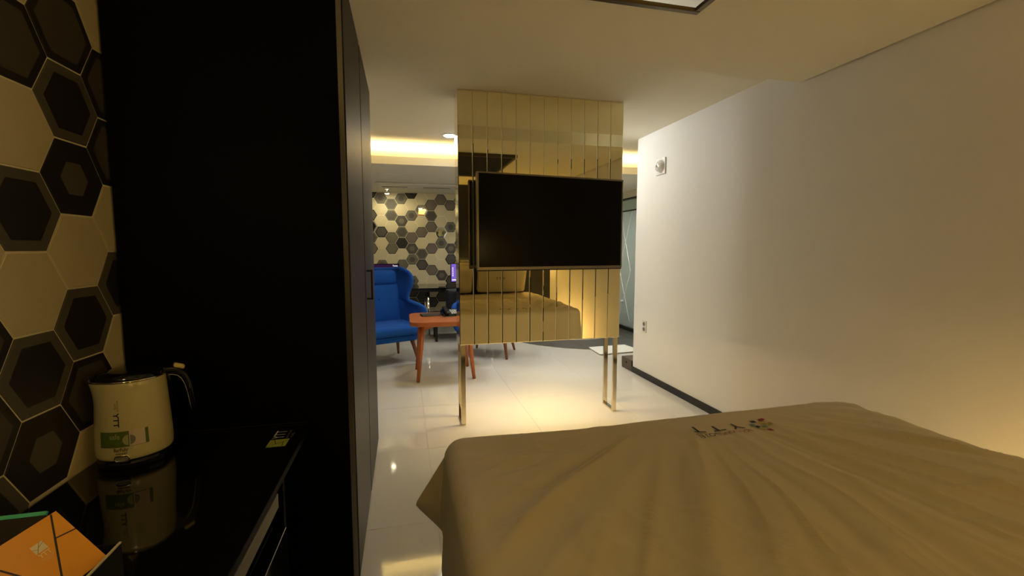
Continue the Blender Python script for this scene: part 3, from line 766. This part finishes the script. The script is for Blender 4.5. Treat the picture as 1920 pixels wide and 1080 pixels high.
for z in (-0.026, 0.026):
    mb = MB().lathe([(0,0.0005),(0.018,0.0005),(0.020,0.0025),(0.021,0.0)], seg=20); mb.v = [(-0.010-q, x, y+z) for x, y, q in mb.v]
    s_ = mb.build('socket', hole_m, ou, smooth=False)
    for y in (-0.007, 0.007): MB().tube([(-0.0107, y, z), (-0.0125, y, z)], 0.0025, 8).build('hole', ink_m, s_)

# brown storage box by the end of the right wall
bb = empty('storage_box', (2.42, 4.34, 0), 0, 'brown box with an oval hand hole beside the end of the right wall', 'box')
bw, bd, bh = 0.2, 0.22, 0.115
fr_ = MB()
x = -0.10
hole = [(0.0+0.022*cos(2*pi*k/20), 0.075+0.011*sin(2*pi*k/20)) for k in range(20)]
outer = []
for k in range(20):
    a = 2*pi*k/20; c_, s_ = cos(a), sin(a); t = min(bd/2/abs(c_) if abs(c_) > 1e-6 else 9, 9)
    oy, oz = c_*1.5, s_*1.5
    sc = min((bd/2)/abs(c_) if abs(c_) > 1e-6 else 1e9, (bh-0.075)/s_ if s_ > 1e-6 else 1e9, 0.075/-s_ if s_ < -1e-6 else 1e9)
    outer.append((c_*sc, 0.075+s_*sc))
vs = [(x, p[0], p[1]) for p in outer]+[(x, p[0], p[1]) for p in hole]+[(x+.006, p[0], p[1]) for p in hole]
fr_.add(vs, [(k,(k+1)%20,20+(k+1)%20,20+k) for k in range(20)]+[(20+k,20+(k+1)%20,40+(k+1)%20,40+k) for k in range(20)])
fr_.build('front', brown_m, bb)
bx('body', -0.094, 0.10, -bd/2, bd/2, 0, bh-0.003, ink_m, bb); bx('lid', -0.101, 0.102, -bd/2-.001, bd/2+.001, bh-0.003, bh+.004, brown_m, bb)
bm_ = MB().prism([(2.32,5.36),(2.85,5.40),(2.90,5.03),(2.30,4.97)], 0.0082, 0.02).build('bath_mat', mat_m, None, bevel=0.004)
tag(bm_, 'white bath mat lying at the edge of the dark tiled floor', 'mat')

# ------------------------------------------------------------------ round bathtub, glass screen
tub = empty('round_bathtub', (2.5, 6.42, 0.008), 0, 'round white bathtub behind the partition on the dark tiles', 'bathtub')
MB().lathe([(0,0.16),(0.45,0.16),(0.52,0.22),(0.56,0.5),(0.60,0.52),(0.625,0.5),(0.62,0.35),(0.58,0.06),(0.56,0)], seg=64).build('shell', tub_m, tub, smooth=True)
MB().lathe([(0,0),(0.57,0),(0.57,0.03),(0,0.03)], seg=64).build('plinth', tub_m, tub)
tp = MB().tube([(0.42,0.40,0.50),(0.42,0.40,0.64),(0.38,0.36,0.69),(0.30,0.28,0.68),(0.28,0.26,0.65)], 0.014, 12).build('tap', chrome_m, tub, smooth=True)
gw = empty('window_1', (XG, 6.0, 0), 0); struct(gw, 'frosted glass shower screen with a cream rail beyond the right wall', 'window')
bx('pane', -0.005, 0.005, -1.70, 1.49, 0.06, 1.88, frost_m, gw)
bx('transom_pane', -0.005, 0.005, -1.70, 1.49, 1.90, 2.06, clear_m, gw)
bx('header_rail', -0.03, 0.03, -1.75, 1.49, 2.085, ZS-0.002, rail_m, gw)
bx('rail_trim', -0.034, 0.034, -1.75, 1.49, 2.06, 2.085, blackmet_m, gw)
bx('transom_bar', -0.012, 0.012, -1.70, 1.49, 1.88, 1.90, blackmet_m, gw)
bx('sill', -0.03, 0.03, -1.75, 1.49, 0.0085, 0.06, blackmet_m, gw)
for (ya, za, yb_, zb) in ((0.72,1.86,0.36,0.95),(0.36,1.86,0.72,0.95),(0.72,0.95,0.36,0.15),(0.36,0.95,0.72,0.15),(-0.2,1.86,-0.56,0.95),(-0.56,1.86,-0.2,0.95)):
    MB().tube([(-0.008,ya,za),(-0.008,yb_,zb)], 0.0045, 6).build('etched_line', etch_m, gw)
mb = MB().lathe([(0,0.05),(0.018,0.046),(0.026,0.03),(0.018,0.012),(0.012,0)], seg=20); mb.v = [(-0.006-z, x+0.58, y+0.45) for x, y, z in mb.v]
mb.build('knob', plate_m, gw, smooth=True)

# ------------------------------------------------------------------ coffee table
tb = empty('coffee_table', (0.385, 4.61, 0), 0, 'low reddish wood coffee table with splayed legs before the blue chairs', 'table')
def rr_poly(hx_, hy_, r, n=8):
    p = []
    for (cx, cy, a0) in ((hx_-r,hy_-r,0),(-hx_+r,hy_-r,pi/2),(-hx_+r,-hy_+r,pi),(hx_-r,-hy_+r,1.5*pi)):
        p += [(cx+r*cos(a0+pi/2*k/n), cy+r*sin(a0+pi/2*k/n)) for k in range(n+1)]
    return p
ttop = MB().prism(rr_poly(0.345, 0.34, 0.09), 0.562, 0.602).build('top', table_m, tb, bevel=0.006)
for sx in (-1, 1):
    for sy in (-1, 1):
        MB().tube([(sx*0.275, sy*0.245, 0), (sx*0.245, sy*0.225, 0.30), (sx*0.225, sy*0.21, 0.565)], [0.017,0.023,0.028], 14).build('leg', table_m, tb, smooth=True)
for sy in (-1, 1):
    pr = [(-0.24,0.562),(0.24,0.562),(0.22,0.50),(0.12,0.535),(-0.12,0.535),(-0.22,0.50)]
    vs = [(x, sy*0.215-0.012, z) for x, z in pr]+[(x, sy*0.215+0.012, z) for x, z in pr]; n = len(pr)
    MB().add(vs, [tuple(range(n)), tuple(range(2*n-1, n-1, -1))]+[(i,(i+1)%n,n+(i+1)%n,n+i) for i in range(n)]).build('apron', table_m, tb)
# things on it
fo = empty('black_folder', (0.27, 4.72, 0.602), rad(8), 'flat black leather folder on the coffee table', 'folder')
bx('cover', -0.11, 0.11, -0.075, 0.075, 0, 0.004, leather_m, fo, bevel=0.002); bx('pages', -0.105, 0.105, -0.07, 0.072, 0.004, 0.012, hole_m, fo)
bx('cover', -0.11, 0.11, -0.075, 0.075, 0.012, 0.016, leather_m, fo, bevel=0.002)
ph = empty('telephone', (0.47, 4.66, 0.602), rad(10), 'black desk telephone with pale keys on the coffee table', 'telephone')
vs = [(-0.10,-0.09,0),(0.10,-0.09,0),(0.10,0.09,0),(-0.10,0.09,0),(-0.10,-0.085,0.018),(0.10,-0.085,0.018),(0.095,0.085,0.062),(-0.095,0.085,0.062)]
pbod = MB().add(vs, [(3,2,1,0),(4,5,6,7),(0,1,5,4),(1,2,6,5),(2,3,7,6),(3,0,4,7)]).build('body', gloss_black_m, ph, bevel=0.006)
bx('base_trim', -0.103, 0.103, -0.093, 0.092, 0.0, 0.006, aluband_m, ph, bevel=0.002)
for i in range(4):
    for j in range(4):
        x = -0.01+i*0.022; t = (0.25+0.16*j); y = -0.085+0.17*t; z = 0.018+0.044*t
        bx('key', x, x+0.016, y-0.008, y+0.008, z-0.004, z+0.005, whiteink_m, pbod)
rbox('handset', -0.058, 0.0, 0.058, 0.045, 0.19, 0.034, 0.014, gloss_black_m, ph, rot=Matrix.Rotation(rad(14), 3, 'X'))

# ------------------------------------------------------------------ blue wing chairs (front faces local -y)
def wing_chair(loc, rz, label):
    ch = empty('wing_chair', loc, rz, label, 'armchair', 'blue wing armchairs by the coffee table')
    rows = [ # z, half width, back y, front y, front flare
        (0.27,0.28,0.22,-0.20,0.0),(0.31,0.335,0.27,-0.285,0.0),(0.38,0.355,0.30,-0.30,0.005),(0.46,0.365,0.315,-0.30,0.015),(0.53,0.366,0.325,-0.298,0.012),
        (0.59,0.366,0.335,-0.292,0.02),(0.635,0.362,0.340,-0.255,0.02),(0.652,0.348,0.343,-0.08,0.01),(0.664,0.330,0.346,0.075,0.0),(0.70,0.320,0.352,0.10,0.0),(0.77,0.325,0.365,0.085,0.01),
        (0.85,0.338,0.378,0.05,0.02),(0.93,0.345,0.392,0.035,0.025),(1.00,0.338,0.403,0.06,0.02),(1.045,0.315,0.41,0.13,0.005),(1.07,0.27,0.412,0.24,0.0)]
    NC = 33; vs = []; fs = []
    for (z, hw, yb, yf, fl) in rows:
        for k in range(NC):
            a = (-1+2*k/(NC-1))*pi/2
            sx = (1 if a >= 0 else -1)*abs(sin(a))**0.55; cyv = abs(cos(a))**0.55
            front = max(0, abs(a)/(pi/2)-0.6)/0.4
            vs.append((hw*sx + fl*front*(1 if a > 0 else -1), yf+(yb-yf)*cyv, z))
    for i in range(len(rows)-1):
        for k in range(NC-1): fs.append((i*NC+k, i*NC+k+1, (i+1)*NC+k+1, (i+1)*NC+k))
    sh = MB().add(vs, fs).build('shell', blue_m, ch, smooth=True, solid=0.05, subsurf=1)
    # seat pan
    pp = rr_poly(0.325, 0.285, 0.14, 6)
    pan = MB().prism([(x, y-0.02) for x, y in pp], 0.262, 0.335).build('seat_pan', blue_m, ch, bevel=0.02, seg=3)
    rbox('seat_cushion', 0, -0.055, 0.385, 0.635, 0.56, 0.11, 0.045, blue_m, ch, puff=0.18)
    bc = rbox('back_cushion', 0, 0.255, 0.635, 0.53, 0.11, 0.50, 0.05, blue_m, ch, puff=0.45, rot=Matrix.Rotation(rad(-9), 3, 'X'))
    rbox('button', 0, 0.178, 0.70, 0.022, 0.01, 0.022, 0.004, blue_m, bc)
    rbox('headrest', 0, 0.292, 0.945, 0.50, 0.12, 0.185, 0.055, blue_m, ch, puff=0.2, rot=Matrix.Rotation(rad(-9), 3, 'X'))
    for sx in (-1, 1):
        MB().tube([(sx*0.285,-0.245,0),(sx*0.255,-0.205,0.17),(sx*0.235,-0.18,0.275)], [0.014,0.021,0.030], 12).build('leg', wood_m, ch, smooth=True)
        MB().tube([(sx*0.255,0.27,0),(sx*0.225,0.215,0.17),(sx*0.21,0.18,0.275)], [0.014,0.021,0.028], 12).build('leg', wood_m, ch, smooth=True)
    return ch
wing_chair((-0.22, 5.32, 0), math.atan2(0.39, 0.92), 'blue felt wing armchair with walnut legs next to the wardrobe')
wing_chair((1.01, 5.39, 0), math.atan2(-0.46, 0.89), 'blue felt wing armchair mostly hidden behind the mirrored partition')

# ------------------------------------------------------------------ computer desk on the far wall
cd = empty('computer_desk', (0.1, 7.05, 0), 0, 'long black glass computer desk with chrome legs under the honeycomb wall', 'desk')
bx('top', -1.4, 1.35, -0.40, 0.43, 0.705, 0.72, blackglass_m, cd, bevel=0.002)
bx('under_rail', -1.35, 1.3, -0.36, -0.33, 0.66, 0.705, blackmet_m, cd)
for x in (-1.2, 0.235, 1.2): 
    for y in (-0.31, 0.36): MB().tube([(x,y,0),(x,y,0.66 if y < 0 else 0.705)], 0.028, 14).build('leg', chrome_m, cd, smooth=True)
def monitor(loc, rz, wd, ht, label, dark):
    m = empty('computer_monitor', loc, rz, label, 'monitor', 'monitors on the far desk')
    bx('base', -0.10, 0.10, -0.08, 0.08, 0, 0.012, gloss_black_m, m, bevel=0.003); bx('neck', -0.025, 0.025, 0.0, 0.02, 0.012, 0.14, gloss_black_m, m)
    h = bx('housing', -wd/2, wd/2, -0.012, 0.015, 0.05, 0.05+ht, gloss_black_m, m, bevel=0.003)
    if dark:
        bx('screen', -wd/2+.012, wd/2-.012, -0.0135, -0.011, 0.065, 0.04+ht, emat('dim_screen', (0.10, 0.03, 0.13), 0.25), m)
        a = text_fit('Tomto', 0.075, 0.024, bold=0.02)
        printed('screen_lettering', [(a[0], a[1], (wd/2-0.10, 0.008+ht))], emat('screen_white', (0.9, 0.88, 0.95), 1.0), m, lambda u, v: (u, -0.0142, v))
    else:
        bx('screen', -wd/2+.012, wd/2-.012, -0.0135, -0.011, 0.065, 0.04+ht, emat('violet_screen', (0.22, 0.12, 0.62), 0.9), m)
        for k in range(5): bx('screen_icon', -wd/2+.025, -wd/2+.045, -0.0150, -0.0138, 0.27-0.03*k, 0.285-0.03*k, MATS.get('screen_white') or emat('screen_white', (.9,.88,.95), 1.0), m)
        bx('screen_taskbar', -wd/2+.02, -wd/2+.10, -0.0150, -0.0138, 0.085, 0.102, MATS['screen_white'], m)
    return m
monitor((-0.30, 7.05, 0.72), 0, 0.46, 0.30, 'dark monitor showing white lettering above the near blue chair', True)
monitor((0.93, 7.0, 0.72), rad(0), 0.46, 0.30, 'monitor with violet screen beside the partition edge', False)
dc = empty('desk_chair', (0.78, 6.42, 0), 0, 'black leather desk chair pushed up to the computer desk', 'chair')
rbox('backrest', 0.0, -0.22, 0.56, 0.46, 0.07, 0.38, 0.03, leather_m, dc, puff=0.2); rbox('seat', 0, 0.02, 0.33, 0.86, 0.50, 0.10, 0.03, leather_m, dc, puff=0.1)
for sx in (-1, 1):
    for sy in (-0.16, 0.2): MB().tube([(sx*0.0+0.36*sx, sy, 0), (0.36*sx, sy, 0.29)], 0.02, 10).build('leg', blackmet_m, dc)

# ------------------------------------------------------------------ soffit fittings
ac = empty('air_conditioner', (0.19, 6.62, ZS-0.002), 0, 'long flat ceiling air conditioner with two air slots', 'air conditioner')
bx('panel', -0.54, 0.54, -0.27, 0.27, -0.022, 0, ac_m, ac, bevel=0.008)
bx('slot', -0.47, -0.12, -0.03, 0.10, -0.025, -0.0215, ac_slot_m, ac); bx('slot', 0.10, 0.48, -0.03, 0.10, -0.025, -0.0215, ac_slot_m, ac)
bx('louvre', -0.47, -0.12, 0.02, 0.05, -0.030, -0.0245, ac_m, ac); bx('louvre', 0.10, 0.48, 0.02, 0.05, -0.030, -0.0245, ac_m, ac)
hc = empty('access_hatch', (-0.08, 5.88, ZS), 0, 'flush square access hatch in the soffit before the air conditioner', 'hatch')
bx('door', -0.19, 0.19, -0.19, 0.19, -0.004, 0, ceil_m, hc)
for (x0,x1,y0,y1) in ((-.2,.2,-.2,-.192),(-.2,.2,.192,.2),(-.2,-.192,-.192,.192),(.192,.2,-.192,.192)): bx('frame_bar', x0,x1,y0,y1,-0.006,0, ac_m, hc)
sl = empty('ceiling_spotlight', (-0.225, 7.02, ZS), 0, 'small adjustable spotlight hanging from the soffit', 'spotlight')
MB().tube([(0,0,0),(0,0,-0.012)], 0.028, 16).build('base', ac_m, sl); MB().tube([(0,0,-0.012),(0,0,-0.045)], 0.007, 8).build('arm', ac_m, sl)
MB().tube([(0,0,-0.035),(0,0.0,-0.075)], [0.018,0.034], 16, caps=False).build('shade', ac_m, sl)
MB().tube([(0,0,-0.070),(0,0,-0.078)], 0.029, 16).build('bulb', spotglass_m, sl)
spot((-0.225, 7.02, ZS-0.085), (-0.1, 7.5, 0.9), W_TRACK, (1.0, 0.86, 0.52), 165, 0.6, 0.03)
DG = 'recessed ceiling downlights'
def downlight(x, y, z, label, power, col, ang=120, target=None, glow=None):
    d = empty('downlight', (x, y, z), 0, label, 'downlight', DG)
    MB().lathe([(0.060,-0.001),(0.062,-0.006),(0.074,-0.005),(0.076,0)], seg=28).build('ring', ac_m, d, smooth=True)
    MB().lathe([(0,-0.018),(0.03,-0.016),(0.052,-0.009),(0.060,-0.001),(0,-0.0005)], seg=28).build('lamp', glow or flare_m, d)
    spot((x, y, z-0.03), target or (x, y, 0), power, col, ang, 0.3, 0.22)
downlight(0.46, 4.50, ZF, 'bright downlight over the coffee table left of the partition', W_DOWN*0.66, (0.90, 0.97, 1.0), 150, (1.5, 4.0, 0.0))
downlight(1.55, 4.45, ZF, 'added fill downlight behind the partition nearer the right wall', W_DOWN*0.62, (0.92, 0.97, 1.0), 160, (2.2, 3.2, 0.6))  # unseen lamp added to even out the light on the right wall
downlight(2.75, 5.55, ZS, 'downlight in the soffit over the bathing corner', W_BATH, (1.0, 0.95, 0.82), 150)
downlight(1.25, 6.0, ZS, 'added fill downlight in the soffit over the far blue chair', W_TRACK*2.2, NEUT, 150)  # unseen lamp added to brighten the honeycomb wall
downlight(3.95, 6.4, ZF, 'downlight inside the glass shower', W_BATH*0.8, COOL, 150)

# ------------------------------------------------------------------ lamps on the sleeping side
sc = empty('wall_sconce', (XL+0.008, 0.62, 1.62), 0, 'small warm wall light above the counter', 'wall light')
bx('plate', 0, 0.012, -0.04, 0.04, -0.06, 0.06, goldmet_m, sc, bevel=0.003)
MB().tube([(0.012,0,0),(0.06,0,0)], 0.008, 10).build('arm', goldmet_m, sc)
MB().lathe([(0,-0.045),(0.03,-0.035),(0.042,0),(0.03,0.035),(0,0.045)], c=(0.085,0,0), seg=24).build('globe', lampglass_m, sc, smooth=True)
point((XL+0.15, 0.62, 1.62), W_SCONCE, WARM, 0.05)
for x, lab in ((0.18, 'added brass fill light on the headboard wall at the left of the bed'), (1.95, 'added brass fill light on the headboard wall at the right of the bed')):
    rl = empty('fill_light', (x, YB, 1.35), 0, lab, 'wall light', 'added fill lights over the bed head')  # unseen lamp added for warm fill around the bed
    bx('plate', -0.03, 0.03, 0, 0.012, -0.05, 0.05, goldmet_m, rl, bevel=0.003)
    MB().tube([(0,0.012,0),(0,0.07,0.02)], 0.007, 10).build('arm', goldmet_m, rl)
    MB().lathe([(0.045,-0.04),(0.035,0.03),(0.012,0.045),(0,0.046)], c=(0,0.09,0.0), seg=24).build('shade', goldmet_m, rl, smooth=True)
    MB().lathe([(0,-0.036),(0.02,-0.03),(0.024,-0.01),(0.012,0.01),(0,0.012)], c=(0,0.09,0), seg=16).build('bulb', lampglass_m, rl, smooth=True)
    point((x, YB+0.09, 1.30), W_HEADFILL, WARM, 0.03)
